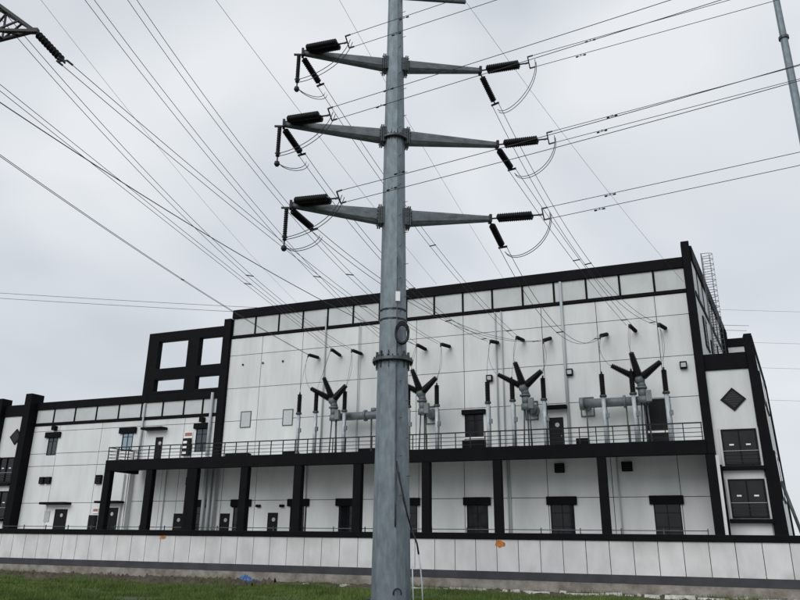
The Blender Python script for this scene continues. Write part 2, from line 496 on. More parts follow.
# end wall of the hall, running back
def side_pt(t, o, z): return (1.98 + sp.x * t + sp.y * o - .02, sp.y * t - sp.x * o, z)
def side_box(name, mt, t0, t1, o0, o1, z0, z1, parent=B, base=side_pt):
    return MB().quadbox([base(t0, o0, z0), base(t0, o1, z0), base(t1, o1, z0), base(t1, o0, z0),
                         base(t0, o0, z1), base(t0, o1, z1), base(t1, o1, z1), base(t1, o0, z1)]).build(name, mt, parent)
side_box('side_wall', WHITE, .5, 24.8, -.3, 0.0, 1.0, 20.6)
side_box('side_coping', BLACK, .5, 24.8, -.35, .12, 20.6, 21.75)
side_box('side_band', BLACK, .5, 24.8, .002, .06, 18.1, 18.5)
for k in range(8):
    side_box('parapet_divider', BLACK, 2.5 + 3 * k, 2.72 + 3 * k, .002, .05, 18.5, 20.6)
for (t0, t1, z0, z1) in ((3.0, 5.2, 15.2, 17.4), (7.0, 9.4, 14.2, 16.6), (12, 14.4, 15.2, 17.4)):
    w = side_box('side_window', FRAMEM, t0, t1, .002, .09, z0, z1)
    side_box('pane', GLASS, t0 + .12, t1 - .12, .09, .1, z0 + .12, z1 - .12, w)
# caged ladder on the end wall
lad = empty('caged_ladder', (0, 0, 0)); lad.parent = B
for s in (5.6, 6.1):
    MB().bar(side_pt(s, .25, 13.6), side_pt(s, .25, 23.0), .05).build('stile', GALVD, lad)
rm = None
for k in range(30):
    z = 13.8 + .3 * k
    MB().bar(side_pt(5.6, .25, z), side_pt(6.1, .25, z), .03).build('rung', GALVD, lad)
for k in range(22):
    z = 14.2 + .415 * k
    pts = [side_pt(5.85 + .36 * math.cos(a), .3 + .72 * math.sin(a), z) for a in [math.pi * j / 8 for j in range(9)]]
    MB().tube(pts, .022, 4).build('cage_hoop', GALVD, lad)
for a in [math.pi * j / 4 for j in range(5)]:
    MB().bar(side_pt(5.85 + .36 * math.cos(a), .3 + .72 * math.sin(a), 14.2), side_pt(5.85 + .36 * math.cos(a), .3 + .72 * math.sin(a), 22.9), .025).build('cage_bar', GALVD, lad)

# openings of the upper floor
window(*winU, 0.0, sill=True, bars=1, hw=.2, lz=.34)
box('air_unit', BLACK, B, -14.2, -12.6, -.5, -.01, 8.35, 8.95)
door(*doorU, 0.0, canopy=(-8.4, -6.85, 10.85, 11.05, .7))
d = door(*bigD, 0.0, sign=False)
box('threshold_bar', LABEL, d, -1.95, -.4, -.2, -.03, 9.0, 9.12)
for (u, z) in ((-6.55, 13.3), (-12.19, 13.27), (0.73, 13.25)):
    l = MB(); l.box(u - .22, u + .22, -.32, -.02, z - .2, z + .25)
    lo = l.build('flood_lamp', BLACK, B); box('lamp_glass', NOTICE, lo, u - .15, u + .15, -.335, -.321, z - .13, z + .15)
for (a, b_, c, d_) in ((-32.93, -31.95, 10.68, 12.0), (-29.02, -28.1, 10.67, 11.96)):
    b = MB(); t = .06
    b.box(a, a + t, -.05, -.006, c, d_); b.box(b_ - t, b_, -.05, -.006, c, d_); b.box(a + t, b_ - t, -.05, -.006, c, c + t); b.box(a + t, b_ - t, -.05, -.006, d_ - t, d_)
    po = b.build('wall_hatch', GALVD, B); box('hatch_cover', PARA, po, a + t, b_ - t, -.025, -.007, c + t, d_ - t)
for u in (-33.14, -31.22, -29.34):
    MB().cyl((u, -.06, 15.91), (u, -.006, 15.91), .09, n=10).build('anchor_plate', DARKST, B)
for u, r_, zt in ((-6.82, .10, 19.95), (-11.2, .05, 18.2), (-11.65, .05, 18.2), (-25.5, .06, 19.3), (-22.45, .03, 18.2)):
    MB().cyl((u, -.14, 8.05), (u, -.14, zt), r_, n=8).build('drain_pipe', PIPEM, B)
box('cable_box', BLACK, B, -6.3, -5.5, -1.2, -.5, 8.05, 8.7)
for u0, u1 in ((-33.6, -31.6), (-28.4, -27.3), (-22.0, -20.2)):
    box('cable_box', BLACK, B, u0, u1, -.8, -.1, 8.05, 8.6)

# --- left wing
LW0 = -55.2
holesL = [(-53.25, -52.15, 9.1, 10.95), (-44.8, -43.65, 9.25, 11.0), (-37.15, -35.95, 8.9, 11.05), (-41.2, -40.45, 8.06, 10.25),
          (-51.1, -49.7, 1.52, 4.45), (-45.6, -44.2, 1.52, 4.55)]
box('wing_core', BACK, B, LW0, -35.2, 0.07, .5, 8.0, 13.85)
box('wing_core', BACK, B, LW0, -43.75, 0.07, .5, 1.0, 8.0)
wb = MB(); wb.box(LW0, -34.9, 1.2, 18, 1.0, 13.4); wb.build('wing_body', WHITE, B)
panel_wall([LW0, -52.1, -47.2, -43.6], [1.5, 4.97, 8.15], holesL, 0.0)
panel_wall([LW0, -52.1, -47.2, -42.5, -38.4, -35.2], [8.15, 9.25, 11.25, 11.77], holesL, 0.0)
box('parapet_coping', BLACK, B, LW0, -35.2, -.16, .45, 13.25, 13.93)
box('parapet_band', BLACK, B, LW0, -35.2, -.1, .05, 11.77, 12.03)
dl = [LW0, -53.05, -50.56, -48.08, -45.58, -43.1, -40.85, -38.65, -36.75, -35.2]
for i in range(len(dl) - 1):
    box('parapet_panel', PARA, B, dl[i] + .07, dl[i + 1] - .07, random.uniform(-.004, .004), .06, 12.03, 13.25)
    if i: box('parapet_divider', BLACK, B, dl[i] - .07, dl[i] + .07, -.07, .062, 12.03, 13.25)
# open rooftop frame
fr = sheet(-43.25, -34.52, 13.95, 19.5, [(-42.1, -38.95, 16.2, 18.68), (-37.75, -35.4, 16.2, 18.65), (-42.1, -38.95, 14.2, 15.24), (-37.75, -35.4, 14.15, 15.26)], -.05, .55)
fr.build('rooftop_frame', BLACK, B)
window(*holesL[0], 0.0, bars=1, hw=.33, lz=.5, glass=GLASSC)
window(*holesL[1], 0.0, glass=GLASSB, bars=1, hw=.33, lz=.5)
window(*holesL[2], 0.0, bars=2, hw=.2, lz=.45, glass=GLASSC)
door(*holesL[3], 0.0, canopy=(-42.3, -40.1, 10.83, 11.03, .8))
door(*holesL[4], 0.0, canopy=(-52.3, -49.4, 4.82, 5.02, .8))
door(*holesL[5], 0.0, canopy=(-46.2, -43.7, 4.9, 5.08, .8))
for u in (-52.6, -36.55):
    box('flood_lamp', BLACK, B, u - .22, u + .22, -.35, -.02, 11.3, 11.68)
for u0, u1, z0, z1 in ((-53.4, -52.85, 6.6, 7.2), (-52.7, -52.1, 6.6, 7.2), (-47.0, -46.35, 6.5, 7.25)):
    v = MB(); v.box(u0, u1, -.22, -.01, z0, z1); vo = v.build('louvre_vent', BLACK, B)
    for k in range(4):
        box('slat', DARKST, vo, u0 + .05, u1 - .05, -.25, -.221, z0 + .08 + .14 * k, z0 + .13 + .14 * k)
box('notice_plate', NOTICE, B, -52.25, -51.65, -.05, -.01, 3.4, 4.3)
s = box('warning_sign', LABEL, B, -38.25, -37.45, -.06, -.01, 10.05, 10.55)
box('red_text_band', RED, s, -38.2, -37.5, -.066, -.061, 10.22, 10.5)
c = box('fire_cabinet', DOORM, B, -38.2, -37.5, -.3, -.01, 8.6, 10.0)
for k in range(3):
    box('label_strip', LABEL, c, -38.12, -37.75, -.306, -.301, 8.75 + .42 * k, 8.95 + .42 * k)
s = box('warning_sign', LABEL, B, -46.85, -46.3, -.06, -.01, 4.1, 4.5)
box('red_text_band', RED, s, -46.82, -46.33, -.066, -.061, 4.25, 4.46)
box('meter_cabinet', DOORM, B, -47.0, -46.3, -.3, -.01, 2.6, 3.95)
MB().cyl((-42.7, -.14, 8.05), (-42.7, -.14, 13.2), .08, n=8).build('drain_pipe', PIPEM, B)
MB().cyl((-35.75, -.2, 8.5), (-35.75, -.2, 13.7), .13, n=10).build('drain_pipe', PIPEM, B)
MB().cyl((-43.9, -.14, 1.5), (-43.9, -.14, 7.3), .06, n=8).build('drain_pipe', PIPEM, B)

# fin and end bay of the left wing
box('end_fin', BLACK, B, -56.0, -55.2, -.9, .5, 1.0, 14.7)
def end_bay(u0, u1, ud, wins, jamb=None):
    hs = [(a, b_, c, d) for a, b_, c, d in wins]
    s = sheet(u0, u1, 1.0, 13.0, hs, 0.0); s.build('wall_panel', WHITE, B)
    box('bay_core', BACK, B, u0, u1, .08, .5, 1.0, 13.0)
    box('parapet_coping', BLACK, B, u0 - .02, u1 + .02, -.14, .5, 12.82, 13.87)
    n = MB(); rr = .74
    def dia(r, y): return [(ud - r, y, 10.9), (ud, y, 10.9 - r), (ud + r, y, 10.9), (ud, y, 10.9 + r)]
    n.ring_loft([dia(rr, -.09), dia(rr, -.004)], False)
    do = n.build('diamond_window', FRAMEM, B)
    n = MB(); n.ring_loft([dia(.56, -.097), dia(.56, -.0905)], False); n.build('pane', GLASS, do)
    for k in range(-3, 4):
        h = .56 - abs(k) * .15
        if h > .1: box('louvre', DARKST, do, ud - h * .9, ud + h * .9, -.104, -.0975, 10.9 + .145 * k - .02, 10.9 + .145 * k + .02)
    for a, b_, c, d in wins:
        w = MB(); t = .09
        w.box(a, a + t, -.1, .05, c, d); w.box(b_ - t, b_, -.1, .05, c, d); w.box(a + t, b_ - t, -.1, .05, d - t, d); w.box(a + t, b_ - t, -.1, .05, c, c + t)
        cu = (a + b_) / 2; w.box(cu - .04, cu + .04, -.08, .05, c + t, d - t)
        wo_ = w.build('window', FRAMEM, B)
        for p, q in ((a + t, cu - .04), (cu + .04, b_ - t)):
            box('pane', GLASS, wo_, p, q, .0, .03, c + t, d - t)
            box('sticker', LABEL, wo_, (p + q) / 2 - .13, (p + q) / 2 + .13, -.008, -.001, c + (d - c) * .55, c + (d - c) * .55 + .09)
        for k in range(4):
            box('guard_bar', PIPEM if k == 3 else DARKST, wo_, a + .02, b_ - .02, -.14, -.115, c + .2 + .22 * k, c + .225 + .22 * k)
        for p in (a - .14, b_ + .02):
            box('jamb', jamb or PARA, wo_, p, p + .12, -.16, -.004, c - .05, d + .05)
        box('ledge', BLACK, wo_, a - .18, b_ + .2, -.45, -.003, c - .3, c - .06)
end_bay(-59.2, -56.0, -57.3, [(-58.75, -56.9, 6.8, 9.05), (-58.75, -56.9, 3.73, 6.04)], BLACK)
box('end_fin', BLACK, B, -60.1, -59.2, -.6, .5, 1.0, 14.5)
box('bay_body', WHITE, B, -59.9, -55.25, .52, 14, 1.0, 12.8)

# --- right end bay
end_bay(1.99, 4.62, 3.38, [(2.42, 4.4, 6.85, 9.05), (2.45, 4.45, 3.78, 6.04)])
box('jamb_shade_strip', BLACK, B, 1.985, 2.24, -.3, -.003, 1.0, 6.9)  # black strip standing in for the shadow beside the window jamb
b = MB(); b.quadbox([(4.60, -.32, 1.0), (5.36, -.32, 1.0), (5.36, .45, 1.0), (4.60, .45, 1.0), (4.47, -.32, 15.0), (4.93, -.32, 15.0), (4.93, .45, 15.0), (4.47, .45, 15.0)])
b.build('end_pilaster', BLACK, B)
box('infill', WHITE, B, 4.5, 4.95, .0, .44, 1.0, 12.7)
def wing_pt(t, o, z):
    k = (15.0 - z) / 14.0 * .43
    return (4.91 + k + sp.x * t + sp.y * o, .3 + sp.y * t - sp.x * o, z)
side_box('side_wall', WHITE, 0, 16, -.4, 0, 1.0, 14.6, base=wing_pt)
side_box('side_coping', BLACK, .1, 16, -.42, .1, 14.6, 15.05, base=wing_pt)
for (t0, t1, z0, z1) in ((2.5, 5.0, 11.2, 13.2), (6.5, 9.5, 11.2, 13.2), (2.5, 5.0, 5.0, 8.0), (7, 10, 5.0, 8.0)):
    w = side_box('side_window', FRAMEM, t0, t1, .002, .1, z0, z1, base=wing_pt)
    side_box('pane', GLASS, t0 + .15, t1 - .15, .1, .11, z0 + .15, z1 - .15, w, wing_pt)
side_box('side_band', BLACK, 14.5, 16, .002, .12, 1.0, 14.6, base=wing_pt)
bb = MB(); bb.quadbox([(2.0, .52, 1.0), (4.6, .52, 1.0), (4.6 + sp.x * 15, 15.4, 1.0), (4.0, 15.4, 1.0),
                       (2.0, .52, 13.5), (4.6, .52, 13.5), (4.6 + sp.x * 15, 15.4, 13.5), (4.0, 15.4, 13.5)])
bb.build('bay_body', WHITE, B)
# raised roof parapet behind the end bay
box('rear_parapet_post', BLACK, B, 3.66, 4.04, 7.3, 7.9, 13.4, 17.45)
box('rear_parapet_beam', BLACK, B, 4.04, 5.6, 7.4, 7.8, 16.08, 16.72)
box('rear_parapet_panel', PARA, B, 4.04, 5.6, 7.5, 7.7, 13.4, 16.08)

# --- ground floor behind the columns
GY = 0.6
gh = []
gw = [(-14.25, -12.75), (-8.5, -6.95), (-2.0, -0.4), (-24.1, -22.6), (-19.5, -17.9), (-33.3, -31.9), (-37.7, -36.3), (-28.2, -26.8)]
gwh = [(a, b_, 2.4, 4.95) for a, b_ in gw]
gdh = [(-38.98, -38.1, 1.52, 4.1), (-34.5, -33.6, 1.52, 4.1), (-30.15, -29.25, 1.52, 4.15)]
gh = gwh[:]
box('ground_core', BACK, B, -43.6, 1.4, GY + .07, GY + .4, 1.0, 7.75)
panel_wall([-43.6, -40.6, -38.0 - .9, -34.55, -31.4, -27.6, -22.6, -17.8, -14.1 - .3, -8.3 - .3, -4.4, -0.3, 1.4], [1.5, 5.08, 7.72], gh + gdh, GY)
box('wall_return', WHITE, B, -43.6, -43.5, .065, .66, 1.5, 7.7)
for h in gwh: window(*h, GY, hw=.22, lz=.54, bars=2)
for h in gdh: door(*h, GY)
for u0, u1 in ((-8.05, -7.4), (-3.72, -3.05)):
    v = MB(); v.box(u0, u1, GY - .25, GY - .01, 6.68, 7.3); vo = v.build('louvre_vent', BLACK, B)
    for k in range(4): box('slat', DARKST, vo, u0 + .05, u1 - .05, GY - .28, GY - .251, 6.76 + .14 * k, 6.81 + .14 * k)
for u, r_ in ((-36.0, .16), (-35.5, .16), (-35.05, .14)):
    MB().cyl((u, GY - .3, 1.5), (u, GY - .3, 7.6), r_, n=10).build('cable_pipe', PIPEM, B)
for u in (-11.3, -11.15, -26.9, -4.0, -40.1):
    MB().cyl((u, GY - .1, 1.5), (u, GY - .1, 7.6), .045, n=6).build('drain_pipe', PIPEM, B)
for u in (-31.0, -35.6 - .5, -28.9, -33.2):
    box('bulkhead_lamp', BLACK, B, u - .18, u + .18, GY - .25, GY - .01, 4.55, 4.75)
box('louvre_vent', BLACK, B, -37.95, -37.4, GY - .3, GY - .01, 6.3, 6.95)

# --- balcony
bal = empty('balcony'); bal.parent = B
box('front_beam', BLACK, bal, -42.95, 1.40, -3.5, -3.1, 7.22, 8.05)
box('end_beam', BLACK, bal, -42.95, -42.5, -3.1, -.05, 7.22, 8.05)
box('slab', WHITE, bal, -42.5, 1.38, -3.1, .58, 7.73, 8.03)
for u, w in ((-42.65, .56), (-38.5, .56), (-34.5, .86), (-29.9, .56), (-25.45, .56), (-20.82, .54), (-15.85, .5), (-11.05, .48), (-4.58, .47), (1.54, .44)):
    box('column', BLACK, bal, u - w / 2 - .03, u + w / 2 + .03, -3.49, -3.0, 1.0, 7.22)
box('end_screen', WHITE, bal, 1.80, 1.97, -3.42, -.36, 1.0, 7.15)
box('screen_cap', BLACK, bal, 1.405, 1.79, -3.42, -.36, 7.23, 8.0)
# railing: every post and rail its own piece
rl = empty('railing'); rl.parent = B
pm_ = None
n = 44
for k in range(n + 1):
    u = -42.85 + (44.1) * k / n
    if pm_ is None:
        pm_ = MB().box(-.028, .028, -.028, .028, 0, 1.0).build('railing_post', RAILM, rl); o = pm_
    else: o = share(pm_, rl)
    o.location = (u, -3.4, 8.05)
for k in range(1, 4):
    o = share(pm_, rl); o.location = (-42.85, -3.4 + k * .95, 8.05)
for z, r_ in ((9.05, .035), (8.75, .018), (8.5, .018), (8.25, .018)):
    MB().box(-42.9, 1.3, -3.4 - r_, -3.4 + r_, z - r_, z + r_).build('rail', RAILM, rl)
    MB().box(-42.85 - r_, -42.85 + r_, -3.4 + r_ + .001, -.1, z - r_, z + r_).build('rail', RAILM, rl)

# low guard rail at the edge of the building platform
gr = empty('guard_rail', W(0, 45.9, 1.5), FA)
tag(gr, 'low thin guard rail along the building behind the perimeter wall', 'railing')
for z in (1.0, 1.5):
    box('rail', GALVD, gr, -54, 1, -.025, .025, z - .025, z + .025)
gp = None
for k in range(24):
    if gp is None: gp = MB().box(-.03, .03, -.03, .03, 0, 1.62).build('post', GALVD, gr); o = gp
    else: o = share(gp, gr)
    o.location = (-53.8 + 2.38 * k, -.058, 0)

# strut at the far end of the end bay
st = MB(); st.cyl(W(5.55, 50.2, 6.0), W(6.5, 50.2, 1.5), .1, n=8)
tag(st.build('steel_strut', GALVD), 'slanting grey steel strut leaning beside the end bay', 'strut')

# ------------------------------------------------------------------ insulators
def shed_profile(n, R0, r0):
    pr = [(0, r0)]
    for k in range(n):
        a = (k + .15) / n; b_ = (k + .55) / n; c_ = (k + .9) / n
        pr += [(a, r0), (b_, R0), (b_ + .12 / n, R0 * .97), (c_, r0)]
    pr.append((1, r0))
    return pr
def insulator(name, a, b_, R0, label, group, n=14, parent=None, ring=True, cat='insulator', pair=0.0, r0f=.55):
    """tension string from a to b with end fittings"""
    a = Vector(a); b_ = Vector(b_); d = (b_ - a); L = d.length; d.normalize()
    e = empty(name, a)
    off = Vector((0, 0, 0))
    side = d.cross(Vector((0, 0, 1))).normalized()
    offs = (side * pair, side * -pair) if pair else (off,)
    for of in offs:
        p, q = d * (L * (.15 if pair else .1)) + of, d * (L * (.83 if pair else .9)) + of
        MB().lathe(p, q, shed_profile(n, R0, R0 * r0f), 10).build('shed_stack', PORC, e)
    for t0, t1, tb in ((0, .16 if pair else .11, .15), (.82 if pair else .89, 1, .83)):
        f = MB(); f.cyl(d * (L * t0), d * (L * t1), .035, n=6)
        if pair: f.bar(d * (L * tb) - side * (pair + .06), d * (L * tb) + side * (pair + .06), .07)
        f.build('end_fitting', DARKST, e)
    tag(e, label, cat, group)
    return e

def sagged(A, Bp, s, n=28):
    A = Vector(A); Bp = Vector(Bp)
    return [A + (Bp - A) * (i / n) - Vector((0, 0, 4 * s * (i / n) * (1 - i / n))) for i in range(n + 1)]
def twin(name, A, Bp, s, label, group, sep=.24, r=.014, tilt=.25, spacers=(.5,), mt=None, n=28, damper=False):
    A = Vector(A); Bp = Vector(Bp); d = (Bp - A).normalized()
    side = d.cross(Vector((0, 0, 1))).normalized() * sep + Vector((0, 0, -sep * tilt))
    e = empty(name, A)
    pts = sagged(A, Bp, s, n)
    for sg in (-1, 1):
        MB().tube([p + side * sg - A for p in pts], r, 5).build('wire', mt or WIREM, e)
    for t in spacers:
        p = pts[0] + (pts[-1] - pts[0]) * t - Vector((0, 0, 4 * s * t * (1 - t))) - A
        MB().bar(p - side * 1.15, p + side * 1.15, .05).build('spacer', DARKST, e)
    # forked yoke at the near end
    y_ = MB(); y_.bar(side * -.95 - d * .12, side * .95 - d * .12, .045); y_.bar(-d * .3, -d * .1, .06)
    for sg in (-1, 1): y_.bar(side * sg - d * .14, side * sg + d * .12, .05)
    y_.build('yoke', DARKST, e)
    if damper:
        for sg in (-1, 1):
            for dist in (2.4 + .25 * sg,):
                p = d * dist + side * sg + Vector((0, 0, -.09))
                b = MB(); b.bar(p - d * .18, p + d * .18, .016); b.cyl(p - d * .22, p - d * .11, .034, n=6); b.cyl(p + d * .11, p + d * .22, .034, n=6); b.bar(p, p + Vector((0, 0, .09)), .025)
                b.build('damper', DARKST, e)
    tag(e, label, 'power line', group)
    return e

# ------------------------------------------------------------------ main steel pole
PX, PY = -0.196, 27.0
def pole_c(z): return Vector((PX - 0.0068 * z, PY, z))
pole = empty('steel_pole', (PX, PY, 0))
tag(pole, 'tall tapered galvanised steel pole with three pairs of cross arms', 'pole')
def pl(z): return pole_c(z) - Vector((PX, PY, 0))
NS = 12
def polesec(z0, z1, d0, d1):
    rings = []
    for k in range(7):
        t = k / 6; z = z0 + (z1 - z0) * t; r = (d0 + (d1 - d0) * t) / 2; c = pl(z)
        rings.append([c + Vector((r * math.cos(2 * math.pi * (j + .5) / NS), r * math.sin(2 * math.pi * (j + .5) / NS), 0)) for j in range(NS)])
    return MB().ring_loft(rings, False)
polesec(-.1, 8.93, 1.47, 1.22).build('pole_section', GALV, pole)
polesec(9.05, 18.85, 1.13, .93).build('pole_section', GALV, pole)
polesec(18.95, 27.3, .92, .66).build('pole_section', GALV, pole)
def flange(z, r_, h):
    fo = MB().lathe(pl(z - h), pl(z + h), [(0, r_), (1, r_)], 24, False).build('flange', GALVD, pole)
    b = MB()
    for j in range(24):
        a = 2 * math.pi * j / 24; p = pl(z) + Vector((math.cos(a) * (r_ - .06), math.sin(a) * (r_ - .06), 0))
        b.cyl(p - Vector((0, 0, h + .08)), p + Vector((0, 0, h + .08)), .028, n=6)
    bo = b.build('bolt_ring', DARKST, fo); bo['kind'] = 'stuff'
    b = MB()
    for j in range(12):
        a = 2 * math.pi * (j + .5) / 12
        for sg in (-1, 1):
            p = pl(z) + Vector((math.cos(a), math.sin(a), 0)) * (r_ - .17)
            q = p + Vector((math.cos(a), math.sin(a), 0)) * .12
            b.bar(p + Vector((0, 0, sg * h)), p + Vector((0, 0, sg * (h + .28))), .1, .02, upv=(-math.sin(a), math.cos(a), 0))
    b.build('stiffener_ring', GALVD, fo)['kind'] = 'stuff'
flange(8.99, .80, .055); flange(18.9, .60, .05); flange(0.06, 1.0, .06)
# step bolts
for k in range(34):
    z = 3.2 + .7 * k; r_ = .74 - .0125 * z; a = R(-62 if k % 2 else -30)
    p = pl(z) + Vector((math.cos(a), math.sin(a), 0)) * (r_ - .05)
    MB().cyl(p, p + Vector((math.cos(a), math.sin(a), 0)) * .17, .012, n=5).build('step_bolt', GALVD, pole)
# seam pipe and cable down the front
za, zb = 2.9, 12.6
MB().tube([pl(z) + Vector((.14, -(.745 - .0127 * z) - .03, 0)) for z in np.linspace(2.8, 8.85, 8)], .03, 6).build('cable_conduit', GALVD, pole)
MB().tube([pl(z) + Vector((.16, -(.70 - .0127 * z) - .03, 0)) for z in np.linspace(9.2, 13.2, 6)], .02, 5).build('cable_conduit', GALVD, pole)
cb = MB().box(.02, .2, -.63, -.55, 11.3, 11.7); cb.build('junction_box', LABEL, pole)
for z in (10.6, 11.0):
    MB().lathe(pl(z), pl(z + .06), [(0, .575 if z > 9 else .6), (1, .572)], 16, False).build('strap', DARKST, pole)
MB().tube([(.22 + .14 * math.cos(a), -.745, .62 + .16 * math.sin(a)) for a in np.linspace(-.3, math.pi + .3, 12)], .025, 5).build('lifting_lug', DARKST, pole)

ARMS = {}
for lv, zr, zt, th, L1, L2, hr in (('top', 22.78, 22.96, 8.02, 4.32, 3.81, .56), ('middle', 19.06, 19.17, 9.13, 4.92, 4.52, .62), ('bottom', 15.2, 15.44, 7.65, 4.40, 4.05, .66)):
    d = Vector((math.cos(R(th)), math.sin(R(th)), 0)); s_ = Vector((-d.y, d.x, 0))
    rp = .735 - .0127 * zr - (.0 if zr < 18.9 else .03)
    rp = {'top': .40, 'middle': .46, 'bottom': .51}[lv]
    for sg, L in ((-1, L1), (1, L2)):
        c0 = pl(zr); tip_ax = Vector((0, 0, zt)) + d * sg * L
        rings = []
        for t in (0, .5, 1):
            c = (c0 + d * sg * (rp + .16)).lerp(tip_ax, t); h = hr * (1 - t) + .24 * t; w = .44 * (1 - t) + .22 * t
            rr = [(-w / 2, -h * .3), (-w * .3, -h / 2), (w * .3, -h / 2), (w / 2, -h * .3), (w / 2, h * .3), (w * .3, h / 2), (-w * .3, h / 2), (-w / 2, h * .3)]
            q = [c + s_ * a + Vector((0, 0, b_)) for a, b_ in rr]
            rings.append(q if sg > 0 else list(reversed(q)))
        arm = MB().ring_loft(rings, False).build('cross_arm', GALVA, pole)
        f = MB()
        for k, (q, hh) in enumerate(((rp - .12, .5), (rp + .04, .57), (rp + .12, .57))):
            c = c0 + d * sg * q
            f.bar(c, c + d * sg * (.05 if k else .16), .62 if k else .5, (hr + .2) if k else hr + .1)
        f.build('root_flange', GALVD, arm)
        b = MB()
        for k in range(5):
            for j in (-1, 1):
                p = c0 + d * sg * (rp + .02) + s_ * (.26 * j) + Vector((0, 0, (k - 2) * hr / 4.4))
                b.cyl(p, p + d * sg * .2, .022, n=5)
        b.build('bolt_set', DARKST, arm)['kind'] = 'stuff'
        tp = MB().bar(tip_ax - d * sg * .05, tip_ax + d * sg * .06, .3, .34); tp.build('tip_plate', DARKST, arm)
        ARMS[(lv, sg)] = Vector((PX, PY, 0)) + tip_ax + d * sg * .03
# earth wire bracket at the top
d = Vector((math.cos(R(8)), math.sin(R(8)), 0))
for sg in (-1, 1):
    MB().bar(pl(26.7) + d * sg * .3, Vector((0, 0, 26.85)) + d * sg * 3.2, .16, .22).build('earth_wire_bracket', GALVD, pole)

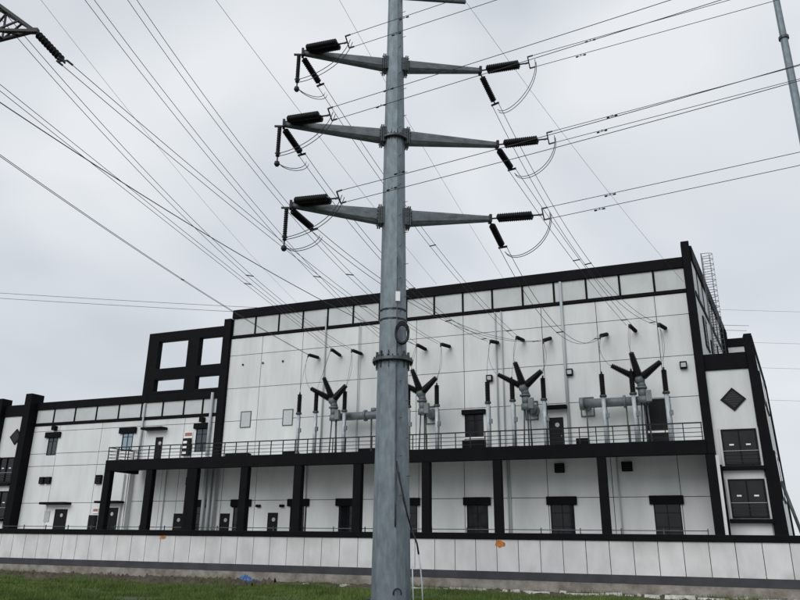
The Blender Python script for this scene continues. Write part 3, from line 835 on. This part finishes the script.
# line direction to the next tower
SL = {('top', 1): .035, ('middle', 1): .075, ('bottom', 1): .062, ('bottom', -1): .13, ('middle', -1): .09, ('top', -1): .045}
SG = {('top', 1): .1, ('middle', 1): .3, ('bottom', 1): .2, ('bottom', -1): 1.4, ('middle', -1): .6, ('top', -1): .1}
LD = Vector((math.cos(R(-24)), math.sin(R(-24)), 0))
DEST = {('top', -1): ((8.14, 47.54, 15.84), 1.12), ('middle', -1): ((6.41, 48.22, 15.71), 1.68), ('bottom', -1): ((9.87, 46.85, 15.40), 1.70),
        ('bottom', 1): ((13.42, 45.45, 15.39), 2.30), ('middle', 1): ((15.19, 44.75, 15.97), .38), ('top', 1): ((16.88, 44.08, 15.86), 2.6)}
for (lv, sg), tip in ARMS.items():
    sidew = 'with a hanging post insulator' if sg < 0 else 'without a hanging post insulator'
    armn = '%s arm %s' % (lv, sidew)
    dv_ = (LD + Vector((0, 0, SL[(lv, sg)]))).normalized()
    a = tip + Vector((0, 0, .1 if sg < 0 else .02))
    ins = Vector((math.cos(R(-22)), math.sin(R(-22)), -.08)).normalized()
    e1 = a + ins * 2.15
    insulator('line_insulator', a, e1, .16, 'double black strain insulator towards the line, %s' % armn, 'line side strain insulators on the steel pole', n=16, pair=.16 if sg < 0 else .10, r0f=.8)
    far = e1 + dv_ * 75
    twin('line_conductor', e1 + dv_ * .22, far, SG[(lv, sg)], 'twin line conductors leaving the %s, heading away' % armn, 'line conductors leaving the steel pole', sep=.19, r=.0135, tilt=-.9, spacers=(.55,), mt=WIRED, damper=True, n=36)
    # down lead to the building
    dest, sag = DEST[(lv, sg)]
    dest = Vector(dest)
    p0 = tip + Vector((0, 0, -.17))
    pts = sagged(p0, dest, sag, 40)
    k = next(i for i in range(41) if (pts[i] - p0).length > 1.45)
    dirp = (pts[k] - p0).normalized()
    e2 = p0 + dirp * 1.55
    insulator('drop_insulator', p0, e2, .155, 'slanting black strain insulator towards the building, %s' % armn, 'building side strain insulators on the steel pole', n=14, r0f=.78)
    ee = empty('drop_conductor', e2)
    sd = dirp.cross(Vector((0, 0, 1))).normalized() * .17
    path = [e2] + pts[k + 1:]
    for s2 in (-1, 1):
        MB().tube([p + sd * s2 - e2 for p in path], .0135, 5).build('wire', WIREM, ee)
    MB().bar(sd * -1.2, sd * 1.2, .06, .08).build('yoke', DARKST, ee)
    for t in (.45, .93):
        p = path[int(len(path) * t)] - e2
        MB().bar(p - sd * 1.2, p + sd * 1.2, .05).build('spacer', DARKST, ee)
    tag(ee, 'twin conductors dropping to the building from the %s' % armn, 'power line', 'drop conductors from pole to building')
    # jumper loop
    jp = empty('jumper_loop', e1)
    if sg > 0:
        q0, q3 = e1 + dv_ * .4, e2 + dirp * .35
        c1 = q0 + Vector((0, 0, -1.5)) + dv_ * .15; c2 = q3 + Vector((0, 0, -.95)) + (q0 - q3).normalized() * .55
    else:
        q0, q3 = e1 + dv_ * .3, e2 + dirp * .5
        pb = tip + Vector((-.1, -.1, -1.55))
        c1 = q0 + Vector((0, 0, -1.0)) - dv_ * .3; c2 = pb + dv_ * .9 + Vector((0, 0, -.15))
    def bez(a_, b_, c_, d_, n=16):
        return [a_ * (1 - t) ** 3 + b_ * 3 * t * (1 - t) ** 2 + c_ * 3 * t * t * (1 - t) + d_ * t ** 3 for t in [i / n for i in range(n + 1)]]
    for s2 in (-.1, .1):
        ofs = dv_.cross(Vector((0, 0, 1))).normalized() * s2
        if sg > 0:
            MB().tube([p + ofs - e1 for p in bez(q0, c1, c2, q3)], .016, 5).build('wire', WIRED, jp)
        else:
            MB().tube([p + ofs - e1 for p in bez(q0, c1, c2, pb)], .016, 5).build('wire', WIRED, jp)
            MB().tube([p + ofs - e1 for p in bez(pb + Vector((0, 0, -.35)), pb + Vector((.25, 0, -.75)), q3 + Vector((-.1, 0, -.5)), q3)], .016, 5).build('wire', WIRED, jp)
    tag(jp, 'slack jumper wires looping under the %s' % armn, 'jumper wire', 'jumper loops on the steel pole')
    if sg < 0:
        pi = empty('post_insulator', tip + Vector((-.12, -.12, -.15)))
        MB().lathe((0, 0, -.08), (0, 0, -1.5), shed_profile(16, .095, .07), 8).build('shed_stack', PORC, pi)
        b = MB(); b.bar((-.22, 0, -.04), (.14, 0, -.04), .09, .06); b.build('top_bracket', DARKST, pi)
        b = MB(); b.lathe((0, 0, -1.5), (0, 0, -1.95), [(0, .03), (.45, .03), (.55, .10), (.8, .125), (1, .07)], 14); b.build('weight', DARKST, pi)
        b = MB(); b.tube([(.11 * math.cos(a), .11 * math.sin(a), -1.35) for a in np.linspace(0, 2 * math.pi, 13)], .018, 4); b.build('grading_ring', GALVD, pi)
        tag(pi, 'thin vertical black post insulator hanging from the %s arm tip' % lv, 'insulator', 'post insulators hanging under the arm tips')

# coil of spare cable strapped to the pole, loose cable and ladder at its foot
co = MB(); cc = pole_c(9.95) + Vector((.36, -.62, 0))
for k in range(8):
    rr = .36 + .028 * (k % 4); y = -.022 * k
    co.tube([cc + Vector((.3 * rr / .4 * math.cos(a) * .8, y, rr * math.sin(a) + .04 * math.sin(k))) for a in np.linspace(0, 2 * math.pi, 25)], .03, 5)
tag(co.build('cable_coil', CABLE), 'coil of spare black cable strapped to the steel pole', 'cable coil')
lc = MB()
lc.tube([pole_c(5.1) + Vector((.17, -.72, 0)), pole_c(4.6) + Vector((.25, -.74, 0)), pole_c(3.9) + Vector((.42, -.74, 0)), Vector((.36, 26.32, 3.2)), Vector((.52, 26.3, 2.71)), Vector((.70, 26.3, 2.25)), Vector((.76, 26.3, 1.9))], .032, 6)
lc.tube([Vector((.04, 26.26, 4.7)), Vector((.20, 26.26, 3.7)), Vector((.50, 26.27, 2.75))], .022, 5)
tag(lc.build('loose_cable', CABLE), 'loose black cable hanging off the lower part of the steel pole', 'cable')
cl = empty('cable_ladder', (.8, 26.3, 0))
tag(cl, 'small grey cable ladder standing at the foot of the steel pole', 'ladder')
MB().tube([(-.05, 0, 1.95), (.03, 0, 1.4), (.08, 0, .9), (.12, 0, -.05)], .026, 6).build('stile', POSTM, cl)
MB().tube([(-.26, 0, 1.5), (-.24, 0, .9), (-.2, 0, -.05)], .024, 6).build('stile', POSTM, cl)
for z in (1.42, .8, .3):
    MB().cyl((-.26, 0, z), (.06, 0, z), .018, n=6).build('rung', POSTM, cl)

# ------------------------------------------------------------------ wall insulators and leads
SETN = ['beside the square wall hatches', 'nearest the steel pole', 'between balcony window and small door', 'by the tall dark doorway']
WI = [[(-26.01, 15.92, -26.32, 15.91), (-24.07, 15.89, -24.35, 16.20), (-22.22, 15.90, -22.60, 15.97)],
      [(-18.97, 15.82, -19.2, 15.95), (-16.96, 15.81, -17.32, 15.94), (-15.07, 15.88, -15.46, 15.82)],
      [(-11.44, 15.87, -11.78, 15.71), (-9.58, 15.85, -9.91, 15.84), (-7.66, 15.90, -8.05, 15.40)],
      [(-3.82, 15.83, -4.24, 15.39), (-1.95, 15.80, -2.33, 15.97), (-0.04, 15.83, -0.52, 15.86)]]
QN = [['nearest the square wall hatches', 'against the gas tank near the hatches', 'in front of the long gas duct'],
      ['hidden behind the steel pole', 'just beside the steel pole', 'in the set by the pole, farthest from it'],
      ['beside the balcony window', 'against the gas tank between window and small door', 'beside the small balcony door'],
      ['in front of the short gas duct', 'against the gas tank by the tall doorway', 'beside the tall dark doorway']]
OUT = {}
for gi, grp in enumerate(WI):
    for pi_, (u0, z0, u1, z1) in enumerate(grp):
        wall = W(u0, DW - .01, z0); end = W(u1, 47.2, z1)
        OUT[(gi, pi_)] = end
        insulator('wall_insulator', wall, end, .14, 'black wall insulator above the arrester %s' % QN[gi][pi_], 'wall insulators above the balcony', n=9, r0f=.7)

# lines coming from the lattice tower and beyond
T = lambda x, y, z: Vector((x, y, z))
def extended(A, Bp, s, k):
    """carry the span back past A along its own tangent"""
    A = Vector(A); Bp = Vector(Bp)
    tan = (Bp - A) - Vector((0, 0, 4 * s)); 
    return A - tan.normalized() * k
twin('tower_conductor', (-11.38, 20, 17.47), OUT[(1, 1)], .38, 'twin conductors from the lattice tower insulator to the wall near the pole', 'conductors from the lattice tower', r=.013, spacers=(.72,))
for (A, key, s, lab, sp_) in (
    ((-12.17, 20, 21.70), (1, 0), 1.15, 'twin conductors from above, ending at the first wall insulator behind the pole', (.62,)),
    ((-10.90, 20, 22.21), (1, 2), 2.12, 'twin conductors from above, steepest span, ending beside the pole', (.58,)),
    ((-14.63, 20, 20.26), (0, 2), 1.40, 'twin conductors passing behind the lattice arm to the wall by the hatches', (.55,)),
    ((-15.78, 20, 18.35), (0, 1), .05, 'twin conductors crossing the thick cable on the way to the hatch wall', (.62,)),
    ((-15.15, 20, 15.47), (0, 0), .40, 'lowest twin conductors sloping over the rooftop frame to the wall', (.45,))):
    A = Vector(A)
    e = twin('incoming_conductor', A, OUT[key], s, lab, 'conductors arriving from outside towers', r=.013, spacers=sp_, sep=.22 if s != .4 else .07)
    back = extended(A, OUT[key], s, 14) - A
    side = (OUT[key] - A).normalized().cross(Vector((0, 0, 1))).normalized() * (.22 if s != .4 else .07)
    for sg in (-1, 1):
        MB().tube([side * sg, side * sg + back], .013, 5).build('wire', WIREM, e)
def single(name, A, Bp, s, r_, label, group=None, n=28, mt=None, kind=None):
    A = Vector(A)
    o = MB().tube([p - A for p in sagged(A, Bp, s, n)], r_, 5).build(name, mt or WIREM); o.location = A
    return tag(o, label, 'power line', group)
dA = T(-15.59, 20, 17.46); dB = W(-17.3, 48.45, 16.0)
dA2 = extended(dA, dB, .8, 12)
o = MB().tube([p - dA for p in [dA2] + sagged(dA, dB, .80)], .021, 5).build('thick_cable', WIRED); o.location = dA
tag(o, 'single thick dark cable sloping from the side to the building wall', 'power line')
single('earth_wire', (-8.03, 20, 22.26), W(-16, 48, 20.78), .27, .009, 'thin earth wire from above down to the roof near the pole', 'earth wires')
single('earth_wire', (-14.2, 20, 22.0), W(-28, 48.3, 20.5), .6, .007, 'thin earth wire running beside the lattice tower conductors', 'earth wires')
single('earth_wire', Vector((PX, PY, 26.85)) + d * 3.2, W(1.35, 48.2, 18.9), .5, .008, 'thin earth wire from the pole bracket to the roof corner by the ladder', 'earth wires')
single('earth_wire', Vector((PX, PY, 26.85)) - d * 3.2, W(-10.5, 48.2, 20.0), .4, .008, 'thin earth wire from the pole bracket to the middle of the roof', 'earth wires')
for k, (z0, z1) in enumerate(((40.2, 37.6), (39.6, 37.0))):
    single('distant_conductor', (-95, 108 + k, z0 + .8), (60, 116 + k, z1), 1.0, .035, '%s faint distant conductor passing behind the low wing' % ('upper', 'lower')[k], 'distant conductors behind the low wing')
for k, z in enumerate((45.4, 39.0, 34.1, 28.0)):
    single('distant_conductor', (30, 130, z + .6), (190, 128, z), 1.5, .022, '%s faint distant conductor low in the sky past the end bay' % ('highest', 'second highest', 'third highest', 'lowest')[k], 'distant conductors past the end bay')

# ------------------------------------------------------------------ bushings and surge arresters on the balcony
GRP_FAN = [(-23.55, 12.0), (-16.64, 12.1), (-9.35, 12.05), (-1.97, 12.1)]
YL = -2.2
TIPS = {}
for gi, (u, zh) in enumerate(GRP_FAN):
    e = empty('bushing_unit', W(u, DW + YL, 8.04), FA)
    h = zh - 8.04
    b = MB(); b.sphere((0, 0, h), .36); b.cyl((0, 0, h), (.12, .1, h - .55), .25, .27, n=14); b.cyl((.06, .05, h - .5), (.06, .05, h - .6), .36, n=14); b.cyl((.08, .06, h - .6), (.12, .1, h - 1.1), .27, .28, n=14); b.cyl((.12, .1, h - 1.1), (.12, .1, h - 1.5), .36, n=14); b.box(.3, .62, -.25, .1, h - 1.45, h - .75)
    b.build('gas_tank', EQUIP, e)
    b = MB()
    b.cyl((-.12, -.05, 0), (-.02, 0, h - 1.5), .05, n=8); b.cyl((.38, .1, 0), (.3, .1, h - 1.5), .05, n=8); b.cyl((.1, .5, 0), (.12, .4, h - 1.5), .05, n=8)
    b.build('support_frame', GALVD, e)
    for k, (du, dy, dz) in enumerate(((-1.72, -.55, .95), (-.32, -1.1, 1.62), (1.47, -.8, .92))):
        t = Vector((du, dy, dz)); a0 = Vector((0, 0, h)) + t.normalized() * .3; a1 = Vector((0, 0, h)) + t * .93
        bo = MB().lathe(a0, a1, [(p, q * (1.25 - .45 * p)) for p, q in shed_profile(16, .215, .15)], 12).build('bushing', PORC, e)
        MB().cyl(a1, Vector((0, 0, h)) + t, .045, n=8).build('terminal', POSTM, bo)
        MB().cyl(Vector((0, 0, h)) + t.normalized() * .2, a0, .24, .2, n=12).build('mounting_flange', EQUIP, bo)
        TIPS[(gi, k)] = W(u, DW + YL, 8.04) + FU * du - FN * dy + Vector((0, 0, h + dz))
    p = MB()
    zb = h - 1.2
    if gi == 3:
        p.cyl((.1, .9, zb), (-3.6, .9, zb), .30, n=16); p.cyl((-3.62, .9, zb), (-3.9, .9, zb), .42, n=16); p.cyl((-1.0, .9, zb), (-1.15, .9, zb), .42, n=16)
        p.cyl((.1, .1, zb), (.1, .95, zb), .30, n=14)
        pipe = p.build('gas_duct', EQUIP, e)
        [MB().cyl((x, .95, 0), (x, .9, zb), .05, n=6).build('duct_leg', GALVD, e) for x in (-3.5, -1.0)]
        fu = -3.58
    elif gi == 0:
        p.cyl((-.1, .9, zb + .1), (4.4, .9, zb + .1), .30, n=16); p.cyl((2.2, .9, zb + .1), (2.35, .9, zb + .1), .42, n=16); p.cyl((4.3, .9, zb + .1), (4.5, .9, zb + .1), .42, n=16)
        p.cyl((.1, .1, zb + .1), (.1, .95, zb + .1), .30, n=14); p.cyl((2.9, .9, zb + .35), (2.9, .9, zb + .62), .2, n=10)
        pipe = p.build('gas_duct', EQUIP, e)
        [MB().cyl((x, .95, 0), (x, .9, zb), .06, n=6).build('duct_leg', GALVD, e) for x in (2.75, 4.1)]
        fu = 4.4
    else:
        p.cyl((.12, .1, zb), (.2, 2.12, zb), .30, n=14); p.cyl((.19, 1.9, zb), (.2, 2.1, zb), .42, n=14)
        pipe = p.build('gas_duct', EQUIP, e)
        fu = .05
    b = MB(); t = .06
    a_, b_, c_, d_ = fu - .45, fu + .45, zb - .65, zb + .65
    b.box(a_, a_ + t, 2.1, 2.19, c_, d_); b.box(b_ - t, b_, 2.1, 2.19, c_, d_); b.box(a_ + t, b_ - t, 2.1, 2.19, c_, c_ + t); b.box(a_ + t, b_ - t, 2.1, 2.19, d_ - t, d_)
    b.build('wall_frame', GALVD, e)
    if gi in (0, 3):
        MB().cyl((fu, .9, zb), (fu, 2.12, zb), .28, n=14).build('wall_duct', EQUIP, e)
    tag(e, 'grey gas tank with three fanned black bushings, %s' % SETN[gi], 'bushing', 'bushing units on the balcony')
ARR = [(-26.35, -24.8, -22.58), (-19.5, -17.5, -15.47), (-11.83, -10.08, -8.05), (-4.27, -2.42, -0.48)]
proto = None
ATOP = {}
def arrester():
    e = empty('surge_arrester')
    b = MB(); b.cyl((0, 0, .12), (0, 0, 3.05), .13, n=12); b.build('post', POSTM, e)
    b = MB(); b.box(-.34, .34, -.3, .3, 0, .12); b.build('base_plate', GALVD, e)
    b = MB(); b.cyl((0, 0, 3.05), (0, 0, 3.18), .22, n=12); b.build('mounting_cap', GALVD, e)
    b = MB(); b.cyl((.17, -.05, .1), (.17, -.05, 2.9), .022, n=5); b.build('earth_lead', DARKST, e)
    b = MB(); b.box(.1, .3, -.2, -.04, 1.7, 2.0); b.build('counter_box', EQUIP, e)
    MB().lathe((0, 0, 3.18), (0, 0, 4.55), shed_profile(18, .18, .14), 12).build('shed_stack', PORC, e)
    b = MB(); b.cyl((0, 0, 4.55), (0, 0, 4.72), .06, n=8); b.build('terminal', DARKST, e)
    return e
for gi, us in enumerate(ARR):
    for k, u in enumerate(us):
        if proto is None:
            proto = arrester(); e = proto
        else:
            e = proto.copy(); COL.objects.link(e)
            for ch in proto.children:
                c = ch.copy(); COL.objects.link(c); c.parent = e
        yl = YL - (.25 if k == 1 else 0)
        e.location = W(u, DW + yl, 8.04); e.rotation_euler = (0, 0, FA)
        ATOP[(gi, k)] = W(u, DW + yl, 8.04 + 4.72)
        tag(e, 'black topped surge arrester on pale post, %s' % QN[gi][k], 'surge arrester', 'surge arresters on the balcony')
for (gi, k), end in OUT.items():
    tipb = TIPS[(gi, k)]; at_ = ATOP[(gi, k)]
    e = empty('drop_lead', end)
    bow = FU * (-.35 if k == 0 else (.3 if k == 2 else -.12))
    for j, tgt in enumerate((tipb, at_)):
        a = end + FU * (.06 * j) - FN * (-.05)
        mid1 = a + (tgt - a) * .33 + bow * (1.0 if j == 0 else .4) + Vector((0, 0, -.15)); mid2 = a + (tgt - a) * .75 + bow * (1.1 if j == 0 else .3)
        MB().tube([q - end for q in bez(a, mid1, mid2, tgt, 14)], .011, 5).build('wire', WIREM, e)
    MB().cyl((0, 0, .05), (0, 0, -.22), .05, n=6).build('clamp', DARKST, e)
    tag(e, 'thin drop leads to the arrester %s' % QN[gi][k], 'drop lead', 'drop leads above the balcony')

# ------------------------------------------------------------------ lattice tower at the side
TX, TY = -18.2, 20.6
tw = empty('lattice_tower', (TX, TY, 0))
tag(tw, 'dark steel lattice tower reaching a pointed arm over the yard side', 'tower')
def legp(sx, sy, z):
    w = 2.6 * (1 - z / 34) + .5
    return Vector((sx * w / 2 * 1.0, sy * w / 2, z))
for sx in (-1, 1):
    for sy in (-1, 1):
        MB().bar(legp(sx, sy, -.1), legp(sx, sy, 30), .16).build('leg', LATT, tw)
zs = [0, 3.2, 6.2, 9, 11.6, 14, 16.3, 18.5, 20.6, 22.7, 24.7, 26.6, 28.4, 30]
b = MB()
for i in range(len(zs) - 1):
    for (a, c) in (((-1, -1), (1, -1)), ((1, -1), (1, 1)), ((1, 1), (-1, 1)), ((-1, 1), (-1, -1))):
        b.bar(legp(*a, zs[i]), legp(*c, zs[i + 1]), .08); b.bar(legp(*c, zs[i]), legp(*a, zs[i + 1]), .08); b.bar(legp(*a, zs[i + 1]), legp(*c, zs[i + 1]), .07)
b.build('bracing', LATT, tw)['kind'] = 'stuff'
def lattice_arm(tip, z0, z1):
    b = MB(); roots = [legp(1, -1, z0), legp(1, 1, z0), legp(1, -1, z1), legp(1, 1, z1)]
    for r_ in roots: b.bar(r_, tip, .1)
    ts = [0, .28, .52, .72, .88]
    for i in range(4):
        for (p, q) in ((0, 1), (0, 2), (1, 3), (2, 3)):
            A_ = roots[p].lerp(tip, ts[i]); B_ = roots[q].lerp(tip, ts[i + 1]); C_ = roots[q].lerp(tip, ts[i])
            b.bar(A_, B_, .055); b.bar(A_, C_, .055)
    b.bar(tip - Vector((.25, 0, 0)), tip + Vector((.12, 0, 0)), .16)
    b.build('cross_arm', LATT, tw)
tipT = Vector((-12.62, 20, 18.76))
lattice_arm(tipT - Vector((TX, TY, 0)), 18.6, 22.4)
lattice_arm(Vector((4.2, 0, 26.5)), 26.3, 28.4)
insulator('tower_insulator', tipT, Vector((-11.38, 20, 17.47)) + Vector((.0, .0, .0)), .14, 'black disc strain insulator hanging from the lattice tower arm', None, n=9, r0f=.3)

# ------------------------------------------------------------------ second, slimmer pole
p2 = empty('slim_steel_pole', (22.2, 34, 0))
tag(p2, 'slimmer grey steel pole standing farther along the line conductors', 'pole')
for z0, z1, d0, d1 in ((-.1, 15, .66, .54), (15.08, 30.22, .52, .40), (30.38, 42, .38, .28)):
    MB().lathe((0, 0, z0), (0, 0, z1), [(0, d0 / 2), (1, d1 / 2)], 12, False).build('pole_section', GALV, p2)
for z, r_ in ((15.04, .36), (30.3, .28)):
    MB().lathe((0, 0, z - .08), (0, 0, z + .08), [(0, r_), (1, r_)], 16, False).build('flange', GALVD, p2)

# ------------------------------------------------------------------ litter by the wall
bs = MB(); rnd = random.Random(5)
nx, ny = 14, 8
for j in range(ny + 1):
    for i in range(nx + 1):
        x = i / nx; y = j / ny
        edge = min(x, 1 - x, y, 1 - y) * 4
        hgt = min(1, edge * 1.6) * (.26 * math.exp(-((x - .25) / .3) ** 2) + .13) * rnd.uniform(.6, 1.15)
        p = W(-23.35 + 1.35 * x + rnd.uniform(-.03, .03), 35.1 + .7 * y + rnd.uniform(-.03, .03), .03 + hgt)
        bs.v.append(tuple(p))
for j in range(ny):
    for i in range(nx):
        a = j * (nx + 1) + i; bs.f.append((a, a + 1, a + nx + 2, a + nx + 1)); bs.smooth.append(False)
tag(bs.build('plastic_sheet', BLUE), 'crumpled blue plastic sheet lying at the foot of the white wall', 'sheet')
# ------------------------------------------------------------------ grass
def blades(name, mt, n, region, h0, h1, seed, w=.02, label='', lean=.35, clump=None):
    rg = np.random.default_rng(seed)
    u = rg.uniform(region[0], region[1], n); D = rg.uniform(region[2], region[3], n)
    if clump is not None:
        f = np.sin(u * 1.3 + np.sin(D * 2.1) * 1.5) + np.sin(u * .47 + D * 1.1) + rg.normal(0, .6, n)
        k = f > clump; u = u[k]; D = D[k]; n = len(u)
    if name == 'grass':
        k = ~((D > 32.4 + .6 * np.sin(u * 1.7) + .5 * np.sin(u * .6)) & (u < -21) & (rg.random(n) > .12)); u = u[k]; D = D[k]; n = len(u)
    base = np.outer(u, np.array(FU)) - np.outer(D, np.array(FN))
    h = rg.uniform(h0, h1, n) * (1 + .5 * np.sin(u * .9 + D * .7) * .6)
    a = rg.uniform(0, 2 * np.pi, n); wd = rg.uniform(.6, 1.4, n) * w
    dx = np.stack([np.cos(a), np.sin(a), np.zeros(n)], 1) * wd[:, None]
    b2 = rg.uniform(0, 2 * np.pi, n); ln = rg.uniform(.1, lean * 2, n) * h
    tip = base + np.stack([np.cos(b2) * ln, np.sin(b2) * ln, h], 1)
    v = np.empty((n * 3, 3)); v[0::3] = base - dx; v[1::3] = base + dx; v[2::3] = tip
    me = bpy.data.meshes.new(name)
    me.vertices.add(n * 3); me.vertices.foreach_set('co', v.ravel())
    me.loops.add(n * 3); me.loops.foreach_set('vertex_index', np.arange(n * 3, dtype=np.int32))
    me.polygons.add(n); me.polygons.foreach_set('loop_start', np.arange(0, n * 3, 3, dtype=np.int32)); me.polygons.foreach_set('loop_total', np.full(n, 3, dtype=np.int32))
    me.update(); me.validate(); me.materials.append(mt)
    o = bpy.data.objects.new(name, me); COL.objects.link(o)
    return tag(o, label, None, kind='stuff')
tag(blades('grass', GRASSM, 330000, (-40, 16, 20.5, 34.7), .05, .20, 1, clump=-.75, w=.016, label='short green grass in front of the white wall'), None, 'grass')
tag(blades('tall_grass', GRASSM, 60000, (-40, 16, 21, 34.8), .2, .46, 4, w=.014, label='taller grass tufts scattered through the short grass', clump=1.35), None, 'grass')
tag(blades('weeds', WEEDM, 42000, (-52, 18, 33.0, 36.7), .05, .28, 2, w=.014, label='sparse dry weeds on the soil along the wall', clump=.5), None, 'weeds')
